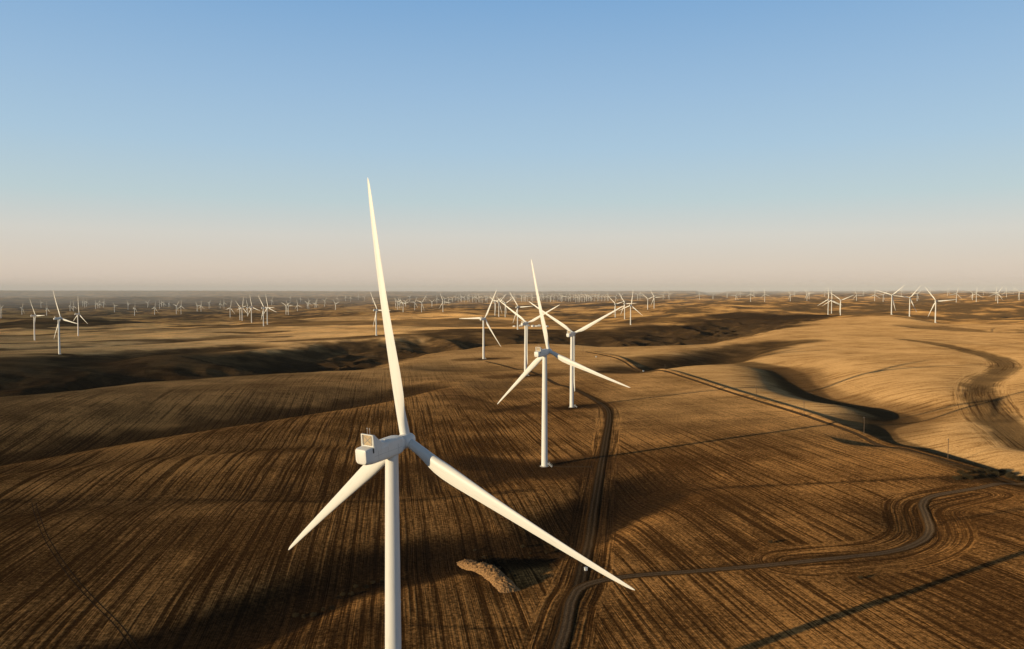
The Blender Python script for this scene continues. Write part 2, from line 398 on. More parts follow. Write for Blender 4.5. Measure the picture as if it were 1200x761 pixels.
def ground_material():
    m, nt, out = new_mat("stubble_land")
    pos = nt.add('ShaderNodeNewGeometry').outputs['Position']
    dark = nt.attr('dark'); gold = nt.attr('gold'); cont = nt.attr('contour'); farm = nt.attr('wild')
    wn = nt.noise(pos, .006, 2, .5)
    warp = nt.math('MULTIPLY', nt.math('SUBTRACT', wn, .5), 2.5)
    vA = rows_vec(nt, pos, -9, 1, .010, warp)
    vB = rows_vec(nt, pos, 80, 1, .07, nt.math('MULTIPLY', warp, 2.0))
    vC = rows_vec(nt, pos, 22, 1, .035, nt.math('MULTIPLY', warp, 1.2))
    # broad streaks, fine rows
    def streak(v, s1, s2):
        n1 = nt.noise(v, s1, 3, .6); n2 = nt.noise(v, s2, 3, .7)
        return n1, n2
    a1, a2 = streak(vA, .46, 2.2)
    b1, b2 = streak(vB, .16, .9)
    cb = nt.add('ShaderNodeCombineXYZ'); nt.link(nt.math('ADD', nt.attr('cdist'), nt.math('MULTIPLY', warp, .3)), cb.inputs[0])
    sy = nt.add('ShaderNodeSeparateXYZ'); nt.link(pos, sy.inputs[0]); nt.link(nt.math('MULTIPLY', sy.outputs[1], .02), cb.inputs[1]); nt.link(nt.math('MULTIPLY', sy.outputs[0], .02), cb.inputs[2])
    c1, c2 = streak(cb.outputs[0], .33, 1.3)
    def mixf(f, a, b): 
        nd = nt.add('ShaderNodeMix', data_type='FLOAT'); nt.val(nd.inputs[0], f); nt.val(nd.inputs[2], a); nt.val(nd.inputs[3], b); return nd.outputs[0]
    s1 = mixf(cont, mixf(gold, a1, b1), c1)
    s2 = mixf(cont, mixf(gold, a2, b2), c2)
    clod = nt.noise(pos, .55, 6, .7)
    patch = nt.noise(pos, .014, 5, .6)
    blot = nt.noise(pos, .0032, 5, .62)
    field = nt.noise(pos, .0045, 3, .5)
    ln = nt.math('SUBTRACT', 1.0, nt.math('MULTIPLY', nt.math('ABSOLUTE', nt.math('SUBTRACT', s1, .5)), 13.0), clamp=True)
    # straw cover
    st = nt.math('ADD', nt.math('MULTIPLY', s1, .6), nt.math('MULTIPLY', s2, .4))
    st = nt.math('ADD', st, nt.math('MULTIPLY', nt.math('SUBTRACT', patch, .5), .35))
    st = nt.math('ADD', st, nt.math('MULTIPLY', nt.math('SUBTRACT', clod, .5), .30))
    st = nt.math('ADD', st, nt.math('MULTIPLY', nt.math('SUBTRACT', field, .5), .30))
    st = nt.math('ADD', st, nt.math('MULTIPLY', ln, .075))
    straw = nt.ramp(st, [(.455, 0.0), (.545, .25), (.635, 1.0)])
    soil = nt.ramp(clod, [(.25, c4(.036, .0170, .0062)), (.75, c4(.108, .050, .0165))])
    strawc = nt.ramp(clod, [(.3, c4(.34, .162, .050)), (.7, c4(.55, .275, .088))])
    brown = nt.mix(straw, soil, strawc)
    golda = nt.ramp(nt.math('ADD', nt.math('MULTIPLY', st, .85), nt.math('MULTIPLY', clod, .15)), [(.36, c4(.125, .066, .027)), (.46, c4(.31, .178, .070)), (.60, c4(.50, .308, .136))])
    col = nt.mix(gold, brown, golda)
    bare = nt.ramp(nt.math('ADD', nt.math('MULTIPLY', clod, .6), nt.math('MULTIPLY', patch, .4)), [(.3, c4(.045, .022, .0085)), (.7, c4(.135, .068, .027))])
    col = nt.mix(nt.math('MULTIPLY', nt.attr('worn_shade'), .9), col, bare)  # bare soil by the turbines; in the gully it paints the shade brown
    # far rangeland: scrub and straw patches
    scrub = nt.ramp(nt.math('SUBTRACT', nt.math('ADD', nt.math('MULTIPLY', blot, .75), nt.math('MULTIPLY', patch, .25)), nt.math('MULTIPLY', nt.attr('brush'), .055)), [(.44, c4(.045, .030, .017)), (.485, c4(.16, .088, .034)), (.53, c4(.36, .20, .072)), (.60, c4(.50, .29, .105))])
    col = nt.mix(farm, col, scrub)
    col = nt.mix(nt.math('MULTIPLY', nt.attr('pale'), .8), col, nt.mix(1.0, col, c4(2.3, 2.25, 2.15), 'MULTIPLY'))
    grain = nt.noise(pos, 1.1, 4, .75)
    col = nt.mix(1.0, col, nt.ramp(grain, [(.30, .66), (.5, 1.0), (.72, 1.36)]), 'MULTIPLY')
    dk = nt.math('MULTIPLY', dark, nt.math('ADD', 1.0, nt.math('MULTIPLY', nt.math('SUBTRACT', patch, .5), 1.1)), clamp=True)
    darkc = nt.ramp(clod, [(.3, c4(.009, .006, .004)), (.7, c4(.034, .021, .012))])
    col = nt.mix(nt.math('MULTIPLY', dk, .93), col, darkc)  # dark soil and scrub, plus valley shade painted into the colour
    # relief of the rows and clods
    hgt = nt.math('ADD', nt.math('MULTIPLY', s2, .55), nt.math('MULTIPLY', clod, .5))
    hgt = nt.math('ADD', hgt, nt.math('MULTIPLY', s1, 1.1))
    bp = nt.add('ShaderNodeBump'); bp.inputs['Strength'].default_value = .6; bp.inputs['Distance'].default_value = .8
    nt.link(hgt, bp.inputs['Height'])
    df = nt.add('ShaderNodeBsdfDiffuse'); df.inputs['Roughness'].default_value = 1.0
    nt.link(col, df.inputs['Color']); nt.link(bp.outputs[0], df.inputs['Normal'])
    nt.link(df.outputs[0], out.inputs['Surface'])
    return m

def simple_mat(name, col, rough=.6, var=.12, scale=2.0, bump=0.0, metal=0.0, spec=.3):
    m, nt, out = new_mat(name)
    tc = nt.add('ShaderNodeTexCoord').outputs['Object']
    n = nt.noise(tc, scale, 5, .6)
    a = tuple(c * (1 - var) for c in col) + (1.0,); b = tuple(min(1, c * (1 + var)) for c in col) + (1.0,)
    c = nt.ramp(n, [(.3, a), (.7, b)])
    bs = nt.add('ShaderNodeBsdfPrincipled')
    nt.link(c, bs.inputs['Base Color'])
    bs.inputs['Roughness'].default_value = rough; bs.inputs['Metallic'].default_value = metal
    bs.inputs['Specular IOR Level'].default_value = spec
    if bump:
        bp = nt.add('ShaderNodeBump'); bp.inputs['Strength'].default_value = .8; bp.inputs['Distance'].default_value = bump
        nt.link(n, bp.inputs['Height']); nt.link(bp.outputs[0], bs.inputs['Normal'])
    nt.link(bs.outputs[0], out.inputs['Surface'])
    return m

def paint_mat():
    m, nt, out = new_mat("turbine_paint")
    tc = nt.add('ShaderNodeTexCoord').outputs['Object']
    mp = nt.add('ShaderNodeMapping'); mp.inputs['Scale'].default_value = (1, 1, .12); nt.link(tc, mp.inputs[0])
    n = nt.noise(mp.outputs[0], 1.3, 5, .65)
    c = nt.ramp(n, [(.25, c4(.60, .60, .575)), (.45, c4(.70, .70, .68)), (.8, c4(.73, .73, .71))])
    bs = nt.add('ShaderNodeBsdfPrincipled'); nt.link(c, bs.inputs['Base Color'])
    bs.inputs['Roughness'].default_value = .42; bs.inputs['Specular IOR Level'].default_value = .35
    nt.link(bs.outputs[0], out.inputs['Surface'])
    return m

M = {}
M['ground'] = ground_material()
M['paint'] = paint_mat()
M['grey'] = simple_mat("galvanised_steel", (.42, .42, .42), .5, .15, 3, metal=.3)
M['radiator'] = simple_mat("radiator_mesh", (.40, .31, .20), .6, .25, 6)
M['darkgap'] = simple_mat("shadow_gap", (.05, .05, .05), .8)
def road_mat(name, core, rut, edge):
    m, nt, out = new_mat(name)
    pos = nt.add('ShaderNodeNewGeometry').outputs['Position']
    ac = nt.attr('across')
    n1 = nt.noise(pos, .22, 5, .7); n2 = nt.noise(pos, 1.3, 4, .7)
    a = nt.math('ABSOLUTE', nt.math('ADD', ac, nt.math('MULTIPLY', nt.math('SUBTRACT', n1, .5), .22)))
    r = nt.ramp(a, [(.0, 0.0), (.07, .15), (.15, 1.0), (.24, .8), (.32, .0)])
    c = nt.mix(r, core, rut)
    e = nt.ramp(nt.math('ADD', a, nt.math('MULTIPLY', nt.math('SUBTRACT', n1, .5), .25)), [(.28, 0.0), (.40, 1.0)])
    c = nt.mix(e, c, edge)
    c = nt.mix(1.0, c, nt.ramp(n2, [(.25, .45), (.5, 1.0), (.75, 1.6)]), 'MULTIPLY')
    bp = nt.add('ShaderNodeBump'); bp.inputs['Strength'].default_value = .7; bp.inputs['Distance'].default_value = .35
    nt.link(nt.math('ADD', n2, nt.math('MULTIPLY', r, -.3)), bp.inputs['Height'])
    df = nt.add('ShaderNodeBsdfDiffuse'); df.inputs['Roughness'].default_value = 1.0
    nt.link(c, df.inputs['Color']); nt.link(bp.outputs[0], df.inputs['Normal']); nt.link(df.outputs[0], out.inputs['Surface'])
    return m
M['gravel'] = road_mat("road_gravel", c4(.082, .054, .032), c4(.125, .085, .052), c4(.070, .037, .0145))
M['track'] = road_mat("dirt_track", c4(.036, .023, .013), c4(.070, .047, .028), c4(.046, .024, .010))
M['concrete'] = simple_mat("concrete", (.38, .36, .33), .9, .15, 1.0)
M['wood'] = simple_mat("weathered_wood", (.11, .075, .05), .85, .25, 4)
M['white'] = simple_mat("white_cladding", (.72, .72, .70), .6, .06, .5)
M['roof'] = simple_mat("pale_roof", (.62, .61, .58), .6, .08, .5)
M['straw'] = simple_mat("straw_bank", (.30, .172, .078), .95, .6, 1.4, bump=.8, spec=.05)
M['leaf'] = simple_mat("dry_brush", (.055, .042, .022), .9, .4, 1.2, spec=.05)
M['twig'] = simple_mat("brush_stem", (.07, .05, .035), .9, .2, 3)

# ------------------------------------------------------------------ mesh helpers
def mesh_obj(name, verts, faces, mat, parent=None, smooth=False):
    me = bpy.data.meshes.new(name)
    me.from_pydata([tuple(v) for v in verts], [], [tuple(f) for f in faces])
    me.materials.append(mat)
    if smooth:
        me.polygons.foreach_set('use_smooth', [True] * len(me.polygons))
    me.update()
    o = bpy.data.objects.new(name, me); COL.objects.link(o)
    if parent is not None: o.parent = parent
    return o

class MB:
    def __init__(self): self.v = []; self.f = []
    def box(self, c, s, rot=None):
        i = len(self.v)
        for dx in (-.5, .5):
            for dy in (-.5, .5):
                for dz in (-.5, .5):
                    p = Vector((dx * s[0], dy * s[1], dz * s[2]))
                    if rot is not None: p = rot @ p
                    self.v.append(tuple(p + Vector(c)))
        for f in ((0, 1, 3, 2), (4, 6, 7, 5), (0, 4, 5, 1), (2, 3, 7, 6), (0, 2, 6, 4), (1, 5, 7, 3)):
            self.f.append(tuple(i + k for k in f))
        return self
    def tube(self, a, b, ra, rb=None, n=10, caps=True):
        rb = ra if rb is None else rb
        a = Vector(a); b = Vector(b); d = (b - a).normalized()
        u = d.orthogonal().normalized(); w = d.cross(u)
        i = len(self.v)
        for p, r in ((a, ra), (b, rb)):
            for k in range(n):
                t = 2 * math.pi * k / n
                self.v.append(tuple(p + (u * math.cos(t) + w * math.sin(t)) * r))
        for k in range(n):
            self.f.append((i + k, i + (k + 1) % n, i + n + (k + 1) % n, i + n + k))
        if caps:
            self.f.append(tuple(i + k for k in reversed(range(n)))); self.f.append(tuple(i + n + k for k in range(n)))
        return self
    def rings(self, rings, cap0=True, cap1=True):
        i = len(self.v); n = len(rings[0])
        for rg in rings: self.v.extend([tuple(p) for p in rg])
        for j in range(len(rings) - 1):
            for k in range(n):
                self.f.append((i + j * n + k, i + j * n + (k + 1) % n, i + (j + 1) * n + (k + 1) % n, i + (j + 1) * n + k))
        if cap0: self.f.append(tuple(i + k for k in reversed(range(n))))
        if cap1: self.f.append(tuple(i + (len(rings) - 1) * n + k for k in range(n)))
        return self
    def poly(self, pts):
        i = len(self.v); self.v.extend([tuple(p) for p in pts]); self.f.append(tuple(range(i, i + len(pts)))); return self
    def prism(self, pts, off):
        """flat outline pushed along off"""
        n = len(pts); i = len(self.v)
        self.v.extend([tuple(p) for p in pts]); self.v.extend([tuple(Vector(p) + Vector(off)) for p in pts])
        self.f.append(tuple(i + k for k in reversed(range(n)))); self.f.append(tuple(i + n + k for k in range(n)))
        for k in range(n): self.f.append((i + k, i + (k + 1) % n, i + n + (k + 1) % n, i + n + k))
        return self
    def build(self, name, mat, parent=None, smooth=False, auto=None):
        o = mesh_obj(name, self.v, self.f, mat, parent, smooth)
        bm = bmesh.new(); bm.from_mesh(o.data); bmesh.ops.recalc_face_normals(bm, faces=bm.faces)
        if auto is not None:
            for f in bm.faces: f.smooth = True
            for e in bm.edges:
                if len(e.link_faces) == 2 and e.calc_face_angle(0) > R(auto): e.smooth = False
        bm.to_mesh(o.data); bm.free()
        return o

def tag(o, label=None, cat=None, group=None, kind=None):
    if label: o['label'] = label
    if cat: o['category'] = cat
    if group: o['group'] = group
    if kind: o['kind'] = kind
    return o

def empty(name, loc, rz=0):
    o = bpy.data.objects.new(name, None); COL.objects.link(o)
    o.location = loc; o.rotation_euler = (0, 0, rz); o.empty_display_size = 2
    return o

# ------------------------------------------------------------------ the ground sheet
TRACK = [W(*p) for p in [(655, 765, 120), (668, 715, 120), (680, 690, 120), (690, 650, 121), (697, 605, 123), (704, 560, 124.5), (711, 520, 126.5), (714, 484, 129), (700, 470, 130), (672, 456, 131)]]
BEND = [W(*p) for p in [(940, 663, 119), (1040, 653, 118), (1080, 642, 118), (1096, 627, 118), (1091, 607, 118), (1087, 594, 118), (1100, 584, 117), (1150, 575, 117)]]
WATERWAY = [PD(1060, 1750), PD(1120, 1500), PD(1180, 1180), PD(1152, 930), PD(1165, 730), PD(1215, 560)]
def build_ground():
    fine = np.radians(np.arange(-38.5, 38.5001, .085))
    left = np.radians(np.concatenate([np.arange(-180, -60, 4), np.arange(-60, -38.6, .6)]))
    right = np.radians(np.concatenate([np.arange(39.1, 60, .6), np.arange(60, 180, 4)]))
    az = np.concatenate([left, fine, right])
    rr = np.concatenate([[4, 20, 45, 75, 105, 135, 160], np.exp(np.arange(math.log(180), math.log(14000), .0072)), np.exp(np.arange(math.log(14000), math.log(60000), .02))])
    A, RR = np.meshgrid(az, rr)
    X = np.sin(A) * RR; Y = np.cos(A) * RR
    Z = height(X.ravel(), Y.ravel()).reshape(X.shape)
    nr, na = X.shape
    V = np.stack([X, Y, Z], -1).reshape(-1, 3)
    V = np.vstack([V, [[0, 0, float(Z[0].mean())]]])
    j, i = np.meshgrid(np.arange(nr - 1), np.arange(na), indexing='ij')
    i2 = (i + 1) % na
    q = np.stack([j * na + i, (j + 1) * na + i, (j + 1) * na + i2, j * na + i2], -1).reshape(-1, 4)[:, ::-1]
    tri = np.stack([np.full(na, len(V) - 1), np.arange(na), (np.arange(na) + 1) % na], -1)[:, ::-1]
    me = bpy.data.meshes.new("ground")
    nq, nt_ = len(q), len(tri)
    me.vertices.add(len(V)); me.vertices.foreach_set('co', V.ravel())
    loops = np.concatenate([q.ravel(), tri.ravel()])
    me.loops.add(len(loops)); me.loops.foreach_set('vertex_index', loops.astype(np.int32))
    me.polygons.add(nq + nt_)
    starts = np.concatenate([np.arange(nq) * 4, nq * 4 + np.arange(nt_) * 3])
    me.polygons.foreach_set('loop_start', starts.astype(np.int32))
    me.update(calc_edges=True); me.validate()
    me.polygons.foreach_set('use_smooth', np.ones(len(me.polygons), bool))
    x, y = V[:, 0], V[:, 1]
    D = np.hypot(x, y)
    # which country a point belongs to
    d, s, _ = seg_dist(x, y, LANE, None)
    beyond = np.where(s < 0, d, -d)                        # left of the lane line when walking towards the camera = beyond
    gold = sstep(4, 16, beyond) * (x > 40)
    gold = np.maximum(gold, sstep(680, 1500, D) * .72)
    u = x / np.maximum(y, 1) * F + 600
    gold = np.maximum(gold, .55 * sstep(640, 760, u) * sstep(520, 900, D))
    cp = [PD(1118, 700), PD(1150, 700), PD(1195, 610)]
    dc, _, _ = seg_dist(x, y, [PD(1112, 780), PD(1140, 640), PD(1185, 560)], None)
    contour = 0 * x
    cd = np.full_like(x, 1e9); cm = np.zeros_like(x)
    for pts, rad in ((BEND, 26), (TRACK, 15), (WATERWAY, 34)):
        P = smooth_line(pts, 6)
        q = np.array(P); b0 = q.min(0) - 120; b1 = q.max(0) + 120
        sel = (x > b0[0]) & (x < b1[0]) & (y > b0[1]) & (y < b1[1])
        dd, ss, _ = seg_dist(x[sel], y[sel], P, None)
        cd[sel] = np.minimum(dd, cd[sel])
        cm[sel] = np.maximum(cm[sel], 1 - sstep(rad * .6, rad, dd))
    contour = np.maximum(contour, cm)
    wild = sstep(1900, 3600, D)
    wild = np.where((u > 840) & (D < 3300), 0, wild)
    wild *= .85
    wild = np.where(u < 640, wild * (.55 + .45 * sstep(3600, 6000, D)), wild)
    dark = np.zeros_like(x)
    XX, YY = x, y
    def band(pts, w, k, n=6, p=6):
        nonlocal dark
        P = smooth_line(pts, n)
        q = np.array(P); b0 = q.min(0) - 2.2 * w; b1 = q.max(0) + 2.2 * w
        sel = (XX > b0[0]) & (XX < b1[0]) & (YY > b0[1]) & (YY < b1[1])
        x, y = XX[sel], YY[sel]
        dd, _, _ = seg_dist(x, y, P, None)
        ww = w * (1 + .35 * gnoise(x / (3 * w), y / (3 * w), 16) + .25 * gnoise(x / w, y / w, 17) + .12 * gnoise(x / (.35 * w), y / (.35 * w), 18))
        if w > 100: p = 14
        dark[sel] = np.maximum(dark[sel], k * np.exp(-(dd / ww) ** p))
    def band_v(idx, k, fr=.62, fl=None):
        nonlocal dark
        P, V_ = VALLEYS[idx]
        q = np.array(P); mw = 2.2 * max(max(V_[1]), max(V_[2])) * max(fr, fl or 0); b0 = q.min(0) - mw; b1 = q.max(0) + mw
        sel = (XX > b0[0]) & (XX < b1[0]) & (YY > b0[1]) & (YY < b1[1])
        x, y = XX[sel], YY[sel]
        dd, ss, o = seg_dist(x, y, P, V_)
        w = np.where(ss > 0, o[2] * fr, o[1] * (fl or fr))
        w = w * (1 + .35 * gnoise(x / 140, y / 140, 12) + .25 * gnoise(x / 50, y / 50, 13) + .12 * gnoise(x / 17, y / 17, 14))
        dark[sel] = np.maximum(dark[sel], k * np.exp(-(dd / w) ** 8) * np.clip(o[0] / 5, 0, 1))
    band_v(0, .8, 1.0, .55); band_v(1, 1.0, 1.2, 1.5); band_v(2, .95, 1.2); band_v(3, .95, 1.2); band_v(4, .7, .9)  # valley and coulee shade painted into the ground colour, along with dark scrub
    band_v(5, .9, 1.0); band_v(6, .7, .72, .25); band_v(9, .0)  # gully shade deepened by near-black ground colour
    band_v(10, 1.0, 1.15, 1.0); band_v(11, .55, .8); band_v(12, .4, .7); band_v(13, .6, 1.0); band_v(15, .5, .9); band_v(16, .5, .9); band_v(8, .7, 1.0)  # shade of the swales painted in the same way
    # the waterway, the track verges, dark soil patches, and shade painted as dark ground
    band([PD(1060, 1750), PD(1120, 1500), PD(1180, 1180), PD(1152, 930), PD(1165, 730), PD(1215, 560)], 19, .78)
    band([W(735, 580, 121), W(765, 575, 121), W(790, 570, 121)], 12, .5)
    band([W(650, 560, 124), W(690, 548, 124), W(690, 600, 122), W(680, 700, 120)], 9, .55)
    band([W(560, 565, 123), W(600, 552, 124), W(660, 549, 124)], 10, .6)
    band([W(1120, 560, 117), W(1180, 562, 117), W(1240, 570, 117)], 8, .8)
    band([W(430, 730, 120), W(380, 735, 120), W(320, 750, 120)], 12, .5)
    band([W(*p) for p in [(655, 765, 120), (668, 715, 120), (680, 690, 120), (690, 650, 121), (697, 605, 123), (704, 560, 124.5), (711, 520, 126.5), (714, 484, 129), (700, 470, 130), (672, 456, 131)]], 6.5, .75)
    band([W(*p) for p in [(740, 676, 120), (830, 669, 119.5), (950, 660, 119), (1040, 650, 118), (1078, 638, 118), (1090, 622, 118), (1083, 606, 118)]], 5.5, .5)
    band([PD(560, 2500), PD(640, 2500), PD(720, 2450), PD(790, 2500), PD(850, 2750)], 300, .97)  # coulee beyond the ridge: dark scrub and painted shade
    band([PD(-200, 1250), PD(0, 1400), PD(150, 1520), PD(300, 1700), PD(420, 1850), PD(500, 2100)], 190, .8)  # left coulee: dark scrub and painted shade
    band([PD(800, 1420), PD(850, 1500), PD(885, 1600), PD(918, 1760)], 85, .95)  # shaded floor of the hollow painted near-black
    band([W(560, 668, 121), W(620, 655, 121), W(670, 640, 121), W(700, 610, 121)], 13, .9)  # shadow beside the mound and in the swale, painted into the soil
    band([W(700, 578, 122), W(800, 574, 121.5), W(950, 568, 120), W(1080, 560, 118), W(1180, 555, 117)], 2.6, .75)
    band([W(-60, 585, 122), W(0, 583, 122), W(200, 580, 122), W(430, 588, 122), W(560, 578, 122), W(620, 572, 122)], 4.5, .6)
    band([W(480, 738, 120), W(540, 740, 120), W(610, 741, 120)], 1.3, .7)
    band([W(580, 480, 128), W(600, 476, 128), W(640, 470, 129)], 9, .6)
    band([W(575, 470, 128.5), W(540, 462, 130), W(500, 462, 130)], 5, .5)
    band([W(560, 543, 124), W(600, 549, 124), W(640, 551, 124), W(690, 547, 124)], 21, .72)
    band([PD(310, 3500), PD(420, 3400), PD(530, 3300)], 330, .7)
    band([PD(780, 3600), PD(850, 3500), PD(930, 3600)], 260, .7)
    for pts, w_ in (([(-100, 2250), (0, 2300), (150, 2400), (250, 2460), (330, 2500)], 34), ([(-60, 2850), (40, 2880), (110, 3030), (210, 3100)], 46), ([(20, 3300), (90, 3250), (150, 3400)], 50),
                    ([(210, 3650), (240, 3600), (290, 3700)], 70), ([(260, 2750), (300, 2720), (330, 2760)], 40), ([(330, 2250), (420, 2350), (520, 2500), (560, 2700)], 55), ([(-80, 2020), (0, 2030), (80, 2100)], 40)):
        band([PD(*p) for p in pts], w_, .85)  # narrow shadow bands on the left plain, painted as dark ground
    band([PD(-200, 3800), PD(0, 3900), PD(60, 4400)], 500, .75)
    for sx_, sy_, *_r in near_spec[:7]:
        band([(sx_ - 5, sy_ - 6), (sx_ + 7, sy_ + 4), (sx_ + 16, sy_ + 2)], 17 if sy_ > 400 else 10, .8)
    keep = dark; dark = np.zeros_like(keep)          # worn bare soil and painted gully shade, drawn with the same brush
    band([W(548, 545, 124.5), W(600, 549, 125), W(640, 551, 125.5), W(692, 547, 125)], 36, .9)
    for sx_, sy_, *_r in near_spec[2:7]:
        band([(sx_ - 45, sy_ - 12), (sx_ + 4, sy_ + 2), (sx_ + 34, sy_ + 4)], 30, .8)
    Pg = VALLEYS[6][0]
    band([Pg[k_] for k_ in range(8, 52, 3)], 46, .75)  # shadow in the right gully painted as brown ground
    band([W(575, 478, 128), W(520, 455, 131), W(480, 450, 132)], 24, .6)
    worn_shade = np.clip(dark, 0, 1); dark = keep
    # dark side of the far country on the left
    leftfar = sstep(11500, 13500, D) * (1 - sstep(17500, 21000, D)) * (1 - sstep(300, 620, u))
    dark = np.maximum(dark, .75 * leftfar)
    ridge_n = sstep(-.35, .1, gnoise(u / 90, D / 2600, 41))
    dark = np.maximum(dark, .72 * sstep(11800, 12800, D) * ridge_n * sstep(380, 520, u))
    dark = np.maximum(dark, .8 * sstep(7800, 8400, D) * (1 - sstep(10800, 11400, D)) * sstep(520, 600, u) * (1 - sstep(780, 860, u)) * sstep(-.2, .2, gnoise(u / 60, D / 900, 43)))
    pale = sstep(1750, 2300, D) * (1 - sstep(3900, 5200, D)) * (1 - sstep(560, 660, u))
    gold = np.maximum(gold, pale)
    brush = np.clip(sstep(3100, 4200, D) * sstep(820, 960, u) * (1 - sstep(9000, 12000, D)), 0, 1)
    for nm, arr in (('pale', pale), ('worn_shade', worn_shade), ('brush', brush), ('cdist', cd.clip(0, 300)), ('gold', gold), ('contour', contour), ('wild', wild), ('dark', np.clip(dark, 0, 1))):
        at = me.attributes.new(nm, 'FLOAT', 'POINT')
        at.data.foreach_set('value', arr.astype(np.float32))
    me.materials.append(M['ground'])
    o = bpy.data.objects.new("ground", me); COL.objects.link(o)
    o['kind'] = 'structure'
    return o
build_ground()

# ------------------------------------------------------------------ roads
def road(name, pts, width, mat, lift=.12, n=10, crown=.06):
    P = smooth_line(pts, n)
    # resample
    Q = [np.array(P[0])]
    for a, b in zip(P[:-1], P[1:]):
        a = np.array(a); b = np.array(b); L = np.linalg.norm(b - a); k = max(1, int(L / 3.0))
        for t in range(1, k + 1): Q.append(a + (b - a) * t / k)
    Q = np.array(Q); T = np.gradient(Q, axis=0); T /= np.linalg.norm(T, axis=1)[:, None]
    Nn = np.stack([T[:, 1], -T[:, 0]], 1)
    offs = np.array([-.5, -.45, -.2, 0, .2, .45, .5]) * width
    lf = np.array([-.10, .0, .01, crown * .4, .01, .0, -.10])
    wob = 1 + .12 * gnoise(np.arange(len(Q)) * .13, np.zeros(len(Q)), 4)
    X = Q[:, None, 0] + Nn[:, None, 0] * offs[None] * wob[:, None]; Y = Q[:, None, 1] + Nn[:, None, 1] * offs[None] * wob[:, None]
    Z = height(X.ravel(), Y.ravel()).reshape(X.shape) + lift + lf[None]
    V = np.stack([X, Y, Z], -1).reshape(-1, 3); k = len(offs)
    Fc = [(r * k + c, r * k + c + 1, (r + 1) * k + c + 1, (r + 1) * k + c) for r in range(len(Q) - 1) for c in range(k - 1)]
    o = mesh_obj(name, V, Fc, mat, None, True)
    at = o.data.attributes.new('across', 'FLOAT', 'POINT'); at.data.foreach_set('value', np.tile(offs / width, len(Q)).astype(np.float32))
    bm = bmesh.new(); bm.from_mesh(o.data); bmesh.ops.recalc_face_normals(bm, faces=bm.faces)
    if sum(f.normal.z for f in bm.faces) < 0: bmesh.ops.reverse_faces(bm, faces=bm.faces)
    bm.to_mesh(o.data); bm.free()
    o['kind'] = 'structure'
    return o
L_ = to_land
road("dirt_track", [L_(645, 800), L_(659, 750), L_(668, 715), L_(680, 690), L_(689, 650), L_(696, 605), L_(703, 560), L_(710, 520), L_(714, 484), L_(700, 471), L_(676, 458), L_(640, 444), L_(605, 433), L_(569, 424)], 7.0, M['track'], .12)
road("gravel_road", [L_(650, 790), L_(664, 745), L_(672, 708), L_(690, 691), L_(740, 681), L_(830, 674), L_(950, 663), L_(1040, 653), L_(1080, 642), L_(1096, 627), L_(1091, 607), L_(1087, 594), L_(1100, 584), L_(1150, 575), L_(1200, 570), L_(1300, 562)], 5.6, M['gravel'], .18)
road("pad_road", [L_(642, 548), L_(665, 549), L_(694, 549)], 4.5, M['track'], .16)
road("lane", [(p[0] - 7.0, p[1] - 6.0) for p in LANE[::4]], 4.5, M['track'], .16)
for k, off in enumerate((-1.2, 1.2)):
    pts = [L_(33, 592), L_(40, 618), L_(52, 645), L_(75, 680), L_(105, 715), L_(138, 752), L_(160, 790)]
    road("tyre_track", [(p[0] + off, p[1]) for p in pts], .45, M['track'], .03, crown=.0)

# ------------------------------------------------------------------ wind turbine parts
TILT = R(5)
RB = 67.0
def circle_ring(c, r, n, ax='z'):
    return [(c[0] + r * math.cos(2 * math.pi * k / n), c[1] + r * math.sin(2 * math.pi * k / n), c[2]) for k in range(n)]

def tower_mesh(n=48):
    mb = MB()
    top = HUB - 2.25
    def rad(z): return 2.25 - (2.25 - 1.62) * (z / top) ** 1.15
    rings = []
    seams = [0.0, 20, 42, 62]
    zs = [0.0]
    for z in np.linspace(0, top, 21)[1:]: zs.append(float(z))
    prof = [(z, rad(z)) for z in zs]
    for s in seams[1:]:
        prof += [(s - .10, rad(s - .10)), (s - .09, rad(s) + .035), (s + .09, rad(s) + .035), (s + .10, rad(s + .10))]
    prof += [(top - .35, rad(top)), (top - .34, rad(top) + .12), (top, rad(top) + .12)]
    prof = sorted(set(prof))
    for z, r in prof: rings.append(circle_ring((0, 0, z), r, n))
    mb.rings(rings, True, True)
    return mb

def rrect(w, zlo, zhi, ch_t, ch_b, y, n=4):
    """chamfered and rounded cross-section in the x-z plane"""
    pts = []
    def corner(cx, cz, r, a0):
        for k in range(n + 1):
            a = R(a0 + 90 * k / n); pts.append((cx + r * math.cos(a), y, cz + r * math.sin(a)))
    corner(w / 2 - ch_t, zhi - ch_t, ch_t, 0)
    corner(-w / 2 + ch_t, zhi - ch_t, ch_t, 90)
    corner(-w / 2 + ch_b, zlo + ch_b, ch_b, 180)
    corner(w / 2 - ch_b, zlo + ch_b, ch_b, 270)
    return pts

def nacelle_mesh():
    mb = MB()
    secs = [  # y, width, zlo, zhi, chamfer top, bottom   (z relative to the hub height)
        (-10.6, 2.9, -1.45, 1.45, .5, .8), (-10.45, 3.5, -1.8, 1.72, .5, .95), (-10.0, 3.9, -2.05, 1.85, .45, 1.1), (-8.4, 4.1, -2.3, 1.9, .4, 1.05),
        (-4.0, 4.15, -2.35, 1.95, .45, .95), (0.0, 4.15, -2.35, 2.05, .55, .95), (1.6, 4.0, -2.25, 2.1, .8, 1.0), (2.6, 3.7, -2.0, 1.95, 1.1, 1.2), (3.15, 3.3, -1.75, 1.75, 1.4, 1.4)]
    mb.rings([rrect(w, zl, zh, ct, cb, y) for y, w, zl, zh, ct, cb in secs])
    return mb

